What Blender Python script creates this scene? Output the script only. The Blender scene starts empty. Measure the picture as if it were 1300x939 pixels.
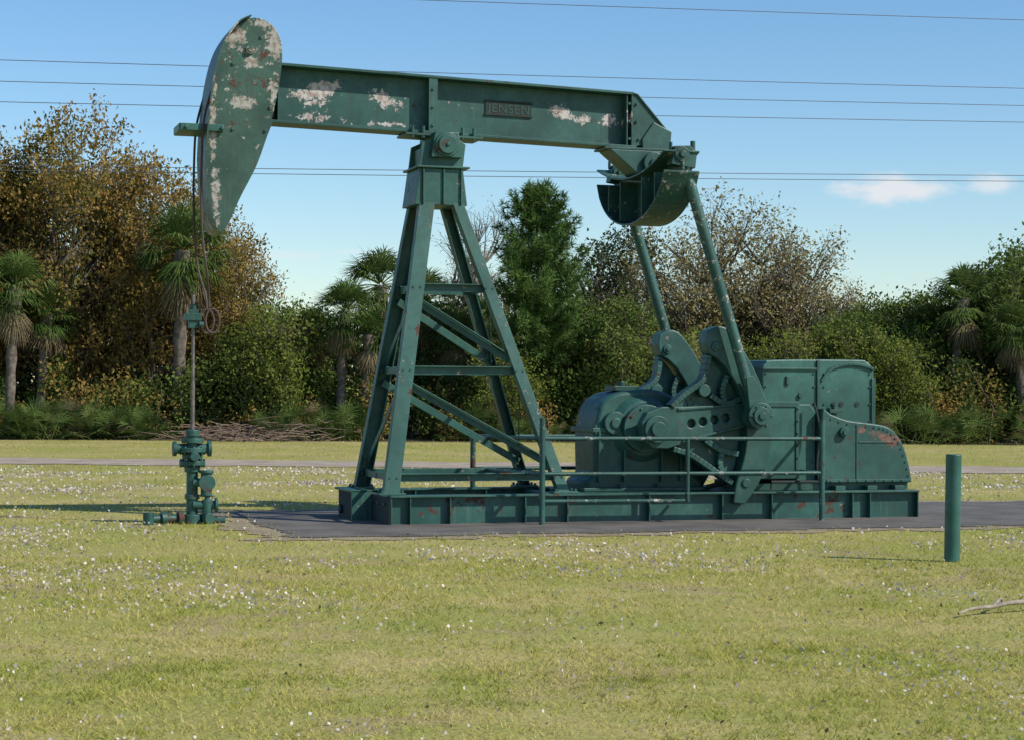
import bpy, bmesh, math, random
import numpy as np
from mathutils import Vector, Matrix
sc=bpy.context.scene
rng=np.random.default_rng(7); random.seed(7)
# ---------------------------------------------------------------- camera
cd=bpy.data.cameras.new("camera"); cam=bpy.data.objects.new("camera",cd); sc.collection.objects.link(cam); sc.camera=cam
cd.sensor_width=36; cd.lens=69.8; cd.clip_start=.1; cd.clip_end=3000
cam.matrix_world=Matrix.Translation((0,0,1.44))@Matrix.Rotation(math.pi/2+math.radians(.58),4,'X')@Matrix.Rotation(math.radians(.3),4,'Z')
sc.view_settings.view_transform='Standard'; sc.view_settings.look='None'; sc.view_settings.exposure=0
# ---------------------------------------------------------------- node helpers
class NT:
    def __init__(s,tree): s.t=tree; s.n=tree.nodes; s.l=tree.links
    def put(s,inp,v):
        if v is None: return
        if isinstance(v,bpy.types.NodeSocket): s.l.new(v,inp)
        else:
            if isinstance(v,(tuple,list)) and len(v)==3 and inp.type=='RGBA': v=(*v,1)
            inp.default_value=v
    def math(s,op,a,b=None,c=None,clamp=False):
        n=s.n.new('ShaderNodeMath'); n.operation=op; n.use_clamp=clamp
        s.put(n.inputs[0],a); s.put(n.inputs[1],b); s.put(n.inputs[2],c); return n.outputs[0]
    def vm(s,op,a,b=None):
        n=s.n.new('ShaderNodeVectorMath'); n.operation=op; s.put(n.inputs[0],a); s.put(n.inputs[1],b)
        return n.outputs['Value'] if op in('LENGTH','DOT_PRODUCT') else n.outputs[0]
    def noise(s,vec,scale,detail=4,rough=.5,dist=0):
        n=s.n.new('ShaderNodeTexNoise'); s.put(n.inputs['Vector'],vec); n.inputs['Scale'].default_value=scale
        n.inputs['Detail'].default_value=detail; n.inputs['Roughness'].default_value=rough; n.inputs['Distortion'].default_value=dist
        return n.outputs[0]
    def mix(s,f,a,b):
        n=s.n.new('ShaderNodeMix'); n.data_type='RGBA'; s.put(n.inputs[0],f); s.put(n.inputs[6],a); s.put(n.inputs[7],b); return n.outputs[2]
    def step(s,v,lo,hi):
        n=s.n.new('ShaderNodeMapRange'); n.clamp=True; n.interpolation_type='SMOOTHSTEP'
        s.put(n.inputs[0],v); n.inputs[1].default_value=lo; n.inputs[2].default_value=hi; return n.outputs[0]
def newmat(name):
    m=bpy.data.materials.new(name); m.use_nodes=True; t=NT(m.node_tree); b=m.node_tree.nodes['Principled BSDF']; return m,t,b
def coord(t,kind='Object'):
    n=t.n.new('ShaderNodeTexCoord'); return n.outputs[kind]
def position(t): return t.n.new('ShaderNodeNewGeometry').outputs['Position']

def paint(name,base=(.013,.080,.061),peel=.0,rust=.5,spots=(),peelcol=(.42,.38,.35),rough=.38,dust=.16,peelscale=9):
    m,t,b=newmat(name); p=coord(t)
    n1=t.noise(p,1.7,3,.6); n2=t.noise(p,14,5,.65); n3=t.noise(p,60,2,.6)
    dark=tuple(c*.70 for c in base); lite=(base[0]*1.6+.010,base[1]*1.3+.006,base[2]*1.35+.006)
    c=t.mix(t.step(n1,.3,.7),dark,lite)
    c=t.mix(t.math('MULTIPLY',t.step(n2,.35,.75),.5),c,tuple(x*.5 for x in base))
    mp=t.n.new('ShaderNodeMapping'); t.l.new(p,mp.inputs[0]); mp.inputs['Scale'].default_value=(9,9,.9)
    st=t.noise(mp.outputs[0],1.6,4,.6)
    c=t.mix(t.math('MULTIPLY',t.step(st,.55,.75),dust),c,(.13,.18,.15))
    c=t.mix(t.math('MULTIPLY',t.step(t.noise(mp.outputs[0],3.1,3,.6),.56,.7),.45*min(1,rust*1.5)),c,(.06,.032,.02))
    rm=t.step(t.math('ADD',t.noise(p,5,7,.72),t.math('MULTIPLY',t.math('SUBTRACT',n1,.5),.35)),.68-.10*rust,.71-.10*rust)
    rc=t.mix(n3,(.11,.04,.02),(.035,.018,.012))
    c=t.mix(t.math('MULTIPLY',rm,min(1,rust*1.6)),c,rc)
    pn=t.noise(p,peelscale,7,.76,.3); pn=t.math('ADD',.5,t.math('MULTIPLY',t.math('SUBTRACT',pn,.5),2.0))
    val=t.math('ADD',pn,t.math('MULTIPLY',t.math('SUBTRACT',t.noise(p,2.3,2,.5),.5),.6))
    val=t.math('ADD',val,peel-.25)
    for (cx,cz,rx,rz) in spots:
        d=t.vm('LENGTH',t.vm('MULTIPLY',t.vm('SUBTRACT',p,(cx,0,cz)),(1/rx,0,1/rz)))
        d=t.math('MAXIMUM',t.math('SUBTRACT',1.0,d),0.0)
        val=t.math('ADD',val,t.math('MULTIPLY',d,.55))
    pm=t.step(val,.60,.612)
    pc=t.mix(t.step(t.noise(p,22,4,.6),.42,.60),peelcol,tuple(x*.62 for x in (peelcol[0]*1.05,peelcol[1]*.85,peelcol[2]*.78)))
    edge=t.math('SUBTRACT',t.step(val,.565,.60),pm)
    c=t.mix(t.math('MULTIPLY',edge,.7),c,(.03,.02,.016))
    c=t.mix(pm,c,pc)
    t.put(b.inputs['Base Color'],c)
    r=t.math('ADD',rough,t.math('MULTIPLY',n2,.22)); r=t.math('ADD',r,t.math('MULTIPLY',t.math('ADD',rm,pm),.3),clamp=True)
    t.put(b.inputs['Roughness'],r)
    bp=t.n.new('ShaderNodeBump'); bp.inputs['Strength'].default_value=.4; bp.inputs['Distance'].default_value=.006
    t.put(bp.inputs['Height'],t.math('ADD',t.math('MULTIPLY',n3,.25),t.math('MULTIPLY',n2,.7))); t.l.new(bp.outputs[0],b.inputs['Normal'])
    return m
M_paint=paint('green_paint',rust=.5,peel=-.03)
M_base=paint('green_paint_base',base=(.014,.088,.066),rust=.8,peel=-.02,dust=.35)
M_beam=paint('green_paint_beam',rust=.35,peel=-.03,spots=[(-.72,4.64,.40,.22),(-.50,4.74,.26,.14),(.05,4.68,.22,.14),(.2,4.58,.40,.14),(2.15,4.6,.28,.14),(2.42,4.5,.28,.13),(-.8,4.40,.6,.08),(2.7,4.52,.16,.10),(.1,4.36,.6,.06),(2.93,4.5,.06,.3)],peelcol=(.50,.47,.44))
M_head=paint('green_paint_head',base=(.022,.078,.050),rust=.75,peel=.12,spots=[(-1.15,5.14,.12,.24),(-1.60,5.2,.15,.18),(-1.4,4.92,.14,.09),(-1.77,3.4,.08,.45),(-1.16,4.62,.09,.25),(-1.81,4.2,.06,.6),(-1.25,5.36,.22,.08),(-1.5,4.5,.2,.1)],peelcol=(.36,.355,.31),peelscale=13)
M_worn=paint('green_paint_worn',rust=.6,peel=.14,peelcol=(.42,.44,.38),peelscale=14)
M_tower=paint('green_paint_tower',base=(.015,.094,.070),rust=.6,peel=.05,peelcol=(.40,.30,.25),peelscale=12)
M_house=paint('green_paint_housing',rust=.65,peel=-.02,spots=[(6.0,.85,.25,.14),(5.6,1.0,.24,.07),(5.85,.94,.22,.09)],peelcol=(.20,.115,.085),peelscale=14)
M_lite=paint('green_paint_light',base=(.020,.112,.084),rust=.35,peel=-.01)
def simple(name,c1,c2,scale=8,rough=.8,metal=0,bump=.2):
    m,t,b=newmat(name); p=coord(t); n=t.noise(p,scale,4,.6)
    t.put(b.inputs['Base Color'],t.mix(t.step(n,.35,.65),c1,c2)); b.inputs['Roughness'].default_value=rough; b.inputs['Metallic'].default_value=metal
    return m
M_cable=simple('rusty_cable',(.09,.05,.035),(.05,.035,.03),60,.7)
M_rod=simple('steel_rod',(.2,.17,.14),(.10,.09,.08),20,.5,.3)
M_dark=simple('grimy_dark',(.012,.030,.024),(.02,.022,.02),8,.8)
M_wire=simple('wire_metal',(.06,.06,.065),(.05,.05,.055),5,.6)
M_wood=simple('weathered_wood',(.34,.29,.22),(.22,.18,.14),25,.9)
M_bark=simple('bark',(.17,.14,.105),(.08,.065,.05),12,.95)
M_palmtrunk=simple('palm_trunk_bark',(.17,.14,.11),(.08,.065,.05),9,.95)

# ---------------------------------------------------------------- mesh helpers
def empty(name,loc=(0,0,0),rz=0):
    e=bpy.data.objects.new(name,None); sc.collection.objects.link(e); e.location=loc; e.rotation_euler=(0,0,rz); e.empty_display_size=.2; return e
def obj(name,bm,mat,parent=None,bevel=0,smooth=False):
    bmesh.ops.recalc_face_normals(bm,faces=bm.faces)
    me=bpy.data.meshes.new(name); bm.to_mesh(me); bm.free()
    if smooth:
        me.polygons.foreach_set('use_smooth',[True]*len(me.polygons))
        try: me.set_sharp_from_angle(angle=math.radians(35))
        except Exception: pass
    me.materials.append(mat); o=bpy.data.objects.new(name,me); sc.collection.objects.link(o)
    if parent: o.parent=parent
    if bevel:
        m=o.modifiers.new('bevel','BEVEL'); m.width=bevel; m.segments=2; m.limit_method='ANGLE'; m.angle_limit=math.radians(40)
    return o
def a_prism(bm,poly,y0,y1,axis='y'):
    def P(p,h): return (p[0],h,p[1]) if axis=='y' else ((h,p[0],p[1]) if axis=='x' else (p[0],p[1],h))
    a=[bm.verts.new(P(p,y0)) for p in poly]; b=[bm.verts.new(P(p,y1)) for p in poly]; n=len(poly)
    bm.faces.new(a); bm.faces.new(b[::-1])
    for i in range(n): bm.faces.new((a[i],b[i],b[(i+1)%n],a[(i+1)%n]))
def a_box(bm,x0,x1,y0,y1,z0,z1): a_prism(bm,[(x0,z0),(x1,z0),(x1,z1),(x0,z1)],y0,y1)
def a_cyl(bm,p1,p2,r1,r2=None,seg=20):
    r2=r1 if r2 is None else r2
    p1=Vector(p1);p2=Vector(p2); d=p2-p1; L=d.length
    q=d.to_track_quat('Z','Y').to_matrix().to_4x4()
    bmesh.ops.create_cone(bm,cap_ends=True,segments=seg,radius1=r1,radius2=r2,depth=L,matrix=Matrix.Translation((p1+p2)/2)@q)
def a_obox(bm,p1,p2,w,h,up=(0,1,0),off=(0,0)):
    p1=Vector(p1);p2=Vector(p2); d=(p2-p1).normalized(); u=Vector(up); s=d.cross(u).normalized(); u=s.cross(d).normalized()
    vs=[]
    for p in (p1,p2):
        for a,b in ((-1,-1),(1,-1),(1,1),(-1,1)): vs.append(bm.verts.new(p+s*(off[0]+a*w/2)+u*(off[1]+b*h/2)))
    for f in ((0,1,2,3),(7,6,5,4),(0,4,5,1),(1,5,6,2),(2,6,7,3),(3,7,4,0)): bm.faces.new([vs[i] for i in f])
def a_tube(bm,pts,r,seg=8):
    pts=[Vector(p) for p in pts]; rings=[]
    for i,p in enumerate(pts):
        d=(pts[min(i+1,len(pts)-1)]-pts[max(i-1,0)]).normalized(); a=d.orthogonal().normalized() if i==0 else (rings_a-d*rings_a.dot(d)).normalized()
        rings_a=a; b=d.cross(a); rr=r[i] if isinstance(r,(list,tuple)) else r
        rings.append([bm.verts.new(p+(a*math.cos(2*math.pi*k/seg)+b*math.sin(2*math.pi*k/seg))*rr) for k in range(seg)])
    for i in range(len(rings)-1):
        for k in range(seg): bm.faces.new((rings[i][k],rings[i][(k+1)%seg],rings[i+1][(k+1)%seg],rings[i+1][k]))
    bm.faces.new(rings[0][::-1]); bm.faces.new(rings[-1])
def smooth_poly(pts,n=4):
    out=[];N=len(pts)
    for i in range(N):
        p0,p1,p2,p3=[np.array(pts[(i+j-1)%N],float) for j in range(4)]
        for k in range(n):
            t=k/n; out.append(tuple(.5*((2*p1)+(-p0+p2)*t+(2*p0-5*p1+4*p2-p3)*t*t+(-p0+3*p1-3*p2+p3)*t**3)))
    return out
def smooth_line(pts,n=6):
    pts=[np.array(p,float) for p in pts]; out=[]
    for i in range(len(pts)-1):
        p0=pts[max(i-1,0)];p1=pts[i];p2=pts[i+1];p3=pts[min(i+2,len(pts)-1)]
        for k in range(n):
            t=k/n; out.append(tuple(.5*((2*p1)+(-p0+p2)*t+(2*p0-5*p1+4*p2-p3)*t*t+(-p0+3*p1-3*p2+p3)*t**3)))
    out.append(tuple(pts[-1])); return out

# ================================================================= PUMPJACK
PJ=empty('oil_pumpjack',(-1.275,21,0),math.radians(17))
B=bmesh.new
bm=B()
for y in (.09,1.61):
    a_box(bm,0,6.24,y-.09,y+.09,.298,.32); a_box(bm,0,6.24,y-.09,y+.09,-.02,.004)
    a_box(bm,0,6.24,y-.008,y+.008,.004,.298)
for x in (.012,.22,.66,1.5,1.98,2.93,3.8,4.4,5.4,5.62,6.225):
    for y in (.09,1.61):
        a_box(bm,x-.007,x+.007,y-.080,y-.008,.004,.298); a_box(bm,x-.007,x+.007,y+.008,y+.084,.004,.298)
for x in (.05,2.0,2.4,3.7,4.5,6.1):
    a_box(bm,x-.06,x+.06,.18,1.52,.26,.296); a_box(bm,x-.008,x+.008,.18,1.52,.0,.26)
a_box(bm,2.2,6.2,.182,1.518,.297,.318)
obj('skid_base',bm,M_base,PJ,.003)
bm=B()
a_box(bm,-.2,-.004,.9,1.7,.0,.31); a_box(bm,-.012,-.002,.0,.9,-.01,.30)
a_cyl(bm,(-.202,1.5,.10),(-.23,1.5,.10),.05)
obj('skid_tongue',bm,M_dark,PJ,.004)
bm=B()
a_box(bm,-.23,.0,.86,.9,-.01,.34); a_box(bm,-.24,.0,.86,1.72,.312,.335)
for y in (.2,.5,.75): a_cyl(bm,(-.012,y,.22),(-.03,y,.22),.02,seg=6)
a_cyl(bm,(-.1,.86,.08),(-.1,.845,.08),.05)
obj('tongue_plates',bm,M_base,PJ,.003)
# --- samson post (tower)
zt=3.5; zb=.32
FL0=Vector((.0+.03,.15,zb)); FL1=Vector((.53,.62,zt)); FR0=Vector((1.97,.15,zb)); FR1=Vector((.87,.62,zt))
RL0=Vector((.03,1.55,zb)); RL1=Vector((.53,1.08,zt)); RR0=Vector((1.97,1.55,zb)); RR1=Vector((.87,1.08,zt))
bm=B()
for a,b,w in ((FL0,FL1,.17),(RL0,RL1,.17),(FR0,FR1,.12),(RR0,RR1,.12)):
    a_obox(bm,a,b,.014,w,(1,0,0),((-.05 if a.y<.8 else .05)*1,0))
    a_obox(bm,a,b,.11,.014,(1,0,0),(0,(w/2-.007)*(1 if a.x<1 else -1)))
    a_obox(bm,a,b,.11,.014,(1,0,0),(0,-(w/2-.007)*(1 if a.x<1 else -1)))
for x in (.03,1.97):
    for y in (.13,1.57):
        a_box(bm,x-.14,x+.14,y-.1,y+.1,.321,.345)
        for dx in (-.11,.11):
            for dy in (-.07,.07): a_cyl(bm,(x+dx,y+dy,.345),(x+dx,y+dy,.372),.016,seg=6)
obj('tower_legs',bm,M_tower,PJ,.004)
def lerp(a,b,z): return a+(b-a)*((z-a.z)/(b.z-a.z))
bm=B(); bolts=B()
for L0,L1,R0,R1,s in ((FL0,FL1,FR0,FR1,-1),(RL0,RL1,RR0,RR1,1)):
    for z in (2.55,1.65,.50):
        a=lerp(L0,L1,z); b=lerp(R0,R1,z)
        a_obox(bm,a,b,.085,.012,(0,1,0),(0,s*-.03)); a_obox(bm,a,b,.012,.06,(0,1,0),(.04,0))
        for q in (a,b):
            for dx in (-.04,.04): a_cyl(bolts,(q.x+dx,q.y-.065,z),(q.x+dx,q.y-.045,z),.014,seg=6)
    for z0,z1 in ((2.42,1.74),(1.52,.62)):
        a=lerp(L0,L1,z0); b=lerp(R0,R1,z1)
        a_obox(bm,a,b,.08,.012,(0,1,0),(0,s*-.045)); a_obox(bm,a,b,.012,.06,(0,1,0),(.035,0))
for A0,A1,C0,C1 in ((FL0,FL1,RL0,RL1),(FR0,FR1,RR0,RR1)):
    for z in (2.55,1.65,.50):
        a_obox(bm,lerp(A0,A1,z),lerp(C0,C1,z),.012,.07,(0,0,1))
    for z0,z1 in ((1.6,.6),(2.5,1.7)):
        a_obox(bm,lerp(A0,A1,z0),lerp(C0,C1,z1),.012,.06,(0,0,1))
obj('tower_braces',bm,M_tower,PJ,.002); obj('tower_bolts',bolts,M_tower,PJ)
bm=B()
a_prism(bm,[(.385,3.46),(.98,3.46),(.93,3.86),(.44,3.86)],.56,1.14)
a_box(bm,.40,1.0,.52,1.18,3.862,3.885)
a_prism(bm,[(.44,3.886),(.94,3.886),(.97,4.14),(.88,4.2),(.6,4.2),(.47,4.14)],.6,.64)
a_prism(bm,[(.44,3.886),(.94,3.886),(.97,4.14),(.88,4.2),(.6,4.2),(.47,4.14)],1.06,1.10)
a_box(bm,.5,.9,.64,1.06,3.886,4.1)
for x in (.47,.7,.9): a_box(bm,x,x+.02,.535,.56,3.47,3.86)
obj('tower_cap',bm,M_tower,PJ,.006)
bm=B()
a_cyl(bm,(.735,.50,4.12),(.735,1.20,4.12),.135,seg=28); a_cyl(bm,(.735,.47,4.12),(.735,.50,4.12),.105,seg=24); a_cyl(bm,(.735,.45,4.12),(.735,.47,4.12),.025,seg=6)
a_prism(bm,[(.56,3.98),(.91,3.98),(.87,4.26),(.6,4.26)],.52,1.18)
obj('saddle_bearing',bm,M_tower,PJ,.008,True)
# --- walking beam
def bt(x): return 4.95-(x+1.07)*.0298
def bb(x): return 4.30-(x+1.13)*.0270
bm=B()
x0,x1=-1.30,2.97
a_prism(bm,[(x0,bt(x0)-.03),(x1,bt(x1)-.03),(x1,bt(x1)),(x0,bt(x0))],.68,1.02)
a_prism(bm,[(x0,bb(x0)),(x1+.04,bb(x1)),(x1+.04,bb(x1)+.03),(x0,bb(x0)+.03)],.68,1.02)
a_prism(bm,[(x0,bb(x0)+.03),(x1,bb(x1)+.03),(x1,bt(x1)-.03),(x0,bt(x0)-.03)],.84,.86)
for x,w in ((.62,.10),):
    a_prism(bm,[(x-w/2,bb(x)+.03),(x+w/2,bb(x)+.03),(x+w/2,bt(x)-.03),(x-w/2,bt(x)-.03)],.688,.70)
for x in (-1.1,.62,2.90,2.96):
    a_prism(bm,[(x-.008,bb(x)+.03),(x+.008,bb(x)+.03),(x+.008,bt(x)-.03),(x-.008,bt(x)-.03)],.70,1.01)
for y in (.72,.96):
    a_prism(bm,[(2.972,4.83),(3.03,4.81),(3.37,4.43),(3.37,4.25),(2.972,4.22)],y,y+.016)
a_prism(bm,[(2.974,4.83),(3.035,4.812),(3.38,4.43),(3.38,4.25),(3.366,4.25),(3.366,4.42),(3.02,4.80),(2.974,4.815)],.70,1.0)
a_prism(bm,[(2.62,4.17),(3.38,4.17),(3.38,4.195),(2.62,4.195)],.66,1.04)
a_prism(bm,[(.3,4.23),(1.18,4.21),(1.18,4.232),(.3,4.255)],.64,1.06)
obj('walking_beam',bm,M_beam,PJ,.004)
bm=B()
for x in (.38,.5,.95,1.08):
    a_cyl(bm,(x,.66,4.20),(x,.66,4.33),.02,seg=6)
for z in (4.35,4.55,4.75): a_cyl(bm,(.62,.69,z),(.62,.672,z),.016,seg=6)
for x,z in ((3.05,4.3),(3.2,4.3),(3.32,4.3),(3.02,4.5),(3.02,4.7),(2.93,4.3),(2.93,4.5),(2.93,4.7)): a_cyl(bm,(x,.72,z),(x,.698,z),.017,seg=6)
obj('beam_bolts',bm,M_paint,PJ)
bm=B()
a_prism(bm,[(1.26,4.52),(1.80,4.51),(1.80,4.66),(1.26,4.67)],.826,.838)
a_prism(bm,[(1.25,4.51),(1.81,4.50),(1.81,4.52),(1.25,4.53)],.818,.8385); a_prism(bm,[(1.25,4.66),(1.81,4.65),(1.81,4.67),(1.25,4.68)],.818,.8385)
obj('nameplate',bm,M_dark,PJ,.002)
fc=bpy.data.curves.new('nameplate_letters','FONT'); fc.body='JENSEN'; fc.size=.14; fc.extrude=.002; fc.space_character=1.1
fo=bpy.data.objects.new('nameplate_letters',fc); sc.collection.objects.link(fo); fo.parent=PJ; fo.location=(1.285,.8245,4.545); fo.rotation_euler=(math.pi/2,math.radians(1.6),0); fc.materials.append(M_paint)
# --- horse head
hp=[(-1.42,5.40),(-1.56,5.31),(-1.68,5.14),(-1.76,4.93),(-1.82,4.65),(-1.86,4.31),(-1.88,3.97),(-1.87,3.68),(-1.83,3.35),(-1.78,3.17),(-1.72,3.11),(-1.65,3.17),(-1.52,3.47),(-1.35,3.81),(-1.23,4.15),(-1.14,4.51),(-1.08,4.89),(-1.08,5.13),(-1.15,5.30),(-1.27,5.39)]
hs=smooth_poly(hp,3)
bm=B(); a_prism(bm,hs,.63,.655); a_prism(bm,hs,1.045,1.07)
obj('horsehead_side_plates',bm,M_head,PJ,.004)
arc=smooth_line([(-1.44,5.41),(-1.57,5.335),(-1.70,5.15),(-1.78,4.94),(-1.84,4.65),(-1.88,4.31),(-1.90,3.97),(-1.89,3.68),(-1.85,3.35),(-1.79,3.15),(-1.72,3.085)],5)
inner=[(x+.018,z-.004) for x,z in arc]
bm=B()
a_prism(bm,arc+inner[::-1],.50,1.20)
back=[p for p in smooth_line([(-1.64,3.18),(-1.51,3.48),(-1.34,3.82),(-1.22,4.16),(-1.16,4.31)],4)]
a_prism(bm,back+[(x-.02,z+.01) for x,z in back[::-1]],.66,1.04)
top=smooth_line([(-1.38,5.39),(-1.28,5.38),(-1.16,5.29),(-1.09,5.13),(-1.09,4.9)],4)
a_prism(bm,top+[(x-.02,z-.01) for x,z in top[::-1]],.66,1.04)
obj('horsehead_arc_plate',bm,M_head,PJ)
bm=B()
a_cyl(bm,(-1.42,.60,5.06),(-1.42,1.1,5.06),.05); a_cyl(bm,(-1.42,.58,5.06),(-1.42,.60,5.06),.03,seg=6)
for x,z in ((-1.2,4.75),(-1.2,4.45),(-1.25,4.2),(-1.6,4.2),(-1.6,4.9),(-1.3,5.2)): a_cyl(bm,(x,.612,z),(x,.63,z),.018,seg=6)
obj('horsehead_pins',bm,M_head,PJ,.002)
bm=B()
a_box(bm,-2.17,-1.86,.62,1.08,4.165,4.245); a_box(bm,-2.16,-1.70,.575,.620,4.165,4.24); a_box(bm,-2.16,-1.70,1.08,1.12,4.165,4.24)
for x in (-1.72,-2.1): a_cyl(bm,(x,.55,4.20),(x,.575,4.20),.022,seg=6)
obj('bridle_hanger',bm,M_lite,PJ,.006)
bm=B()
for y in (.56,1.14):
    a_tube(bm,smooth_line([(-1.79,y,4.75),(-1.88,y,4.45),(-1.925,y,4.2),(-1.94,y,3.8),(-1.94,y,3.4),(-1.92,y,3.0),(-1.88,y,2.7),(-1.83,.85+(y-.85)*.4,2.45),(-1.82,.85+(y-.85)*.3,2.3)],5),.013)
for s,oy in ((1,.78),(-1,.92)):
    pts=[(-1.80+.075*math.sin(a)+.02*s,oy,2.16-.13*math.cos(a)) for a in np.linspace(math.pi,3*math.pi,20)]
    a_tube(bm,pts,.013)
obj('bridle_cable',bm,M_cable,PJ,0,True)
# --- equalizer beam
yy=np.linspace(-.24,1.96,27)
bot=[(y,4.03-.68*math.sqrt(max(0,1-((y-.85)/1.13)**2))) for y in yy]
topl=[(y,4.08-.20*(1-((y-.85)/1.11)**2)) for y in yy]
bm=B(); a_prism(bm,bot+topl[::-1],3.20,3.225,'x')
for line,t in ((bot,.02),(topl,.02)):
    a_prism(bm,line+[(y,z-t) for y,z in line[::-1]],2.98,3.40,'x')
for y in (.1,.5,1.2,1.6): 
    zb_=4.03-.68*math.sqrt(1-((y-.85)/1.13)**2); a_box(bm,3.0,3.20,y-.008,y+.008,zb_+.02,3.86); a_box(bm,3.225,3.38,y-.008,y+.008,zb_+.02,3.86)
obj('equalizer_beam',bm,M_worn,PJ,.003)
bm=B()
a_prism(bm,[(2.68,4.168),(3.38,4.168),(3.42,4.0),(3.36,3.88),(3.05,3.87),(2.95,3.95)],.66,1.04)
a_cyl(bm,(3.2,.6,4.02),(3.2,1.10,4.02),.13,seg=24); a_cyl(bm,(3.2,.57,4.02),(3.2,.6,4.02),.06,seg=8)
a_prism(bm,[(3.10,3.88),(3.40,3.88),(3.44,4.4),(3.22,4.5),(3.08,4.3)],.69,.718); a_prism(bm,[(3.10,3.88),(3.40,3.88),(3.44,4.4),(3.22,4.5),(3.08,4.3)],.98,1.01)
obj('equalizer_bearing',bm,M_paint,PJ,.01)
# --- pitmans
bm=B()
for y in (-.14,1.84): a_cyl(bm,(3.235,y,4.02),(4.12,y,1.22),.062,seg=18)
obj('pitman_arms',bm,M_worn,PJ,0,True)
bm=B()
for y in (-.14,1.84):
    a_cyl(bm,(3.20,y-.10,4.03),(3.20,y+.12,4.03),.085,seg=16); a_cyl(bm,(3.20,y-.13,4.03),(3.20,y-.1,4.03),.04,seg=6)
    a_prism(bm,[(3.08,3.92),(3.36,3.88),(3.38,4.05),(3.30,4.13),(3.12,4.12)],y-.08,y+.08)
    a_cyl(bm,(3.36,y,4.02),(3.36,y,4.19),.03,seg=8); a_cyl(bm,(3.10,y,4.08),(3.10,y,4.17),.02,seg=8)
    a_cyl(bm,(4.15,y-.10,1.17),(4.15,y+.10,1.17),.15,seg=28); a_cyl(bm,(4.15,y-.13,1.17),(4.15,y-.10,1.17),.10,seg=24); a_cyl(bm,(4.15,y-.15,1.17),(4.15,y-.13,1.17),.045,seg=6)
    a_prism(bm,[(3.98,1.60),(4.07,1.62),(4.28,1.24),(4.04,1.1)],y-.07,y+.07)
    for k in range(6):
        a=k*math.pi/3; a_cyl(bm,(4.15+.12*math.cos(a),y-.115,1.17+.12*math.sin(a)),(4.15+.12*math.cos(a),y-.1,1.17+.12*math.sin(a)),.014,seg=6)
obj('pitman_bearings',bm,M_paint,PJ,.006)
def crank(y,name):
    s=1 if y>.8 else -1
    c=Vector((3.02,0,1.02)); e=Vector((4.28,0,1.21)); d=(e-c).normalized(); n=Vector((-d.z,0,d.x))
    prof=[(-.16,.10),(-.08,.20),(.1,.235),(.35,.20),(.8,.15),(1.2,.13),(1.30,.09),(1.33,0),(1.30,-.09),(1.2,-.13),(.8,-.16),(.35,-.20),(.1,-.235),(-.08,-.20),(-.16,-.1)]
    pts=[c+d*a+n*b for a,b in prof]
    bm=B(); a_prism(bm,[(p.x,p.z) for p in pts],y-.07,y+.07)
    o=obj(name,bm,M_paint,PJ,.012)
    cut=B()
    for a in (.42,.56,.70,.84): 
        p=c+d*a; a_cyl(cut,(p.x,y-.3,p.z),(p.x,y+.3,p.z),.048,seg=20)
    co=obj(name+'_cut',cut,M_dark,PJ); m=o.modifiers.new('b','BOOLEAN'); m.operation='DIFFERENCE'; m.object=co; m.solver='EXACT'
    o.modifiers.move(1,0)
    bpy.context.view_layer.update(); dg=bpy.context.evaluated_depsgraph_get(); me=bpy.data.meshes.new_from_object(o.evaluated_get(dg)); o.modifiers.clear(); o.data=me; bpy.data.objects.remove(co)
    bm=B(); yo=y+s*.07
    a_cyl(bm,(c.x,yo,c.z),(c.x,yo+s*.05,c.z),.15,seg=28); a_cyl(bm,(c.x,yo+s*.05,c.z),(c.x,yo+s*.09,c.z),.085,seg=20)
    for sg in (1,-1):
        q=[c+d*a+n*b for a,b in ((.28,sg*.195),(1.18,sg*.118),(1.18,sg*.095),(.28,sg*.165))]; a_prism(bm,[(p.x,p.z) for p in q],yo-.005,yo+s*.02)
    obj(name+'_hub',bm,M_paint,PJ,.006)
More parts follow.
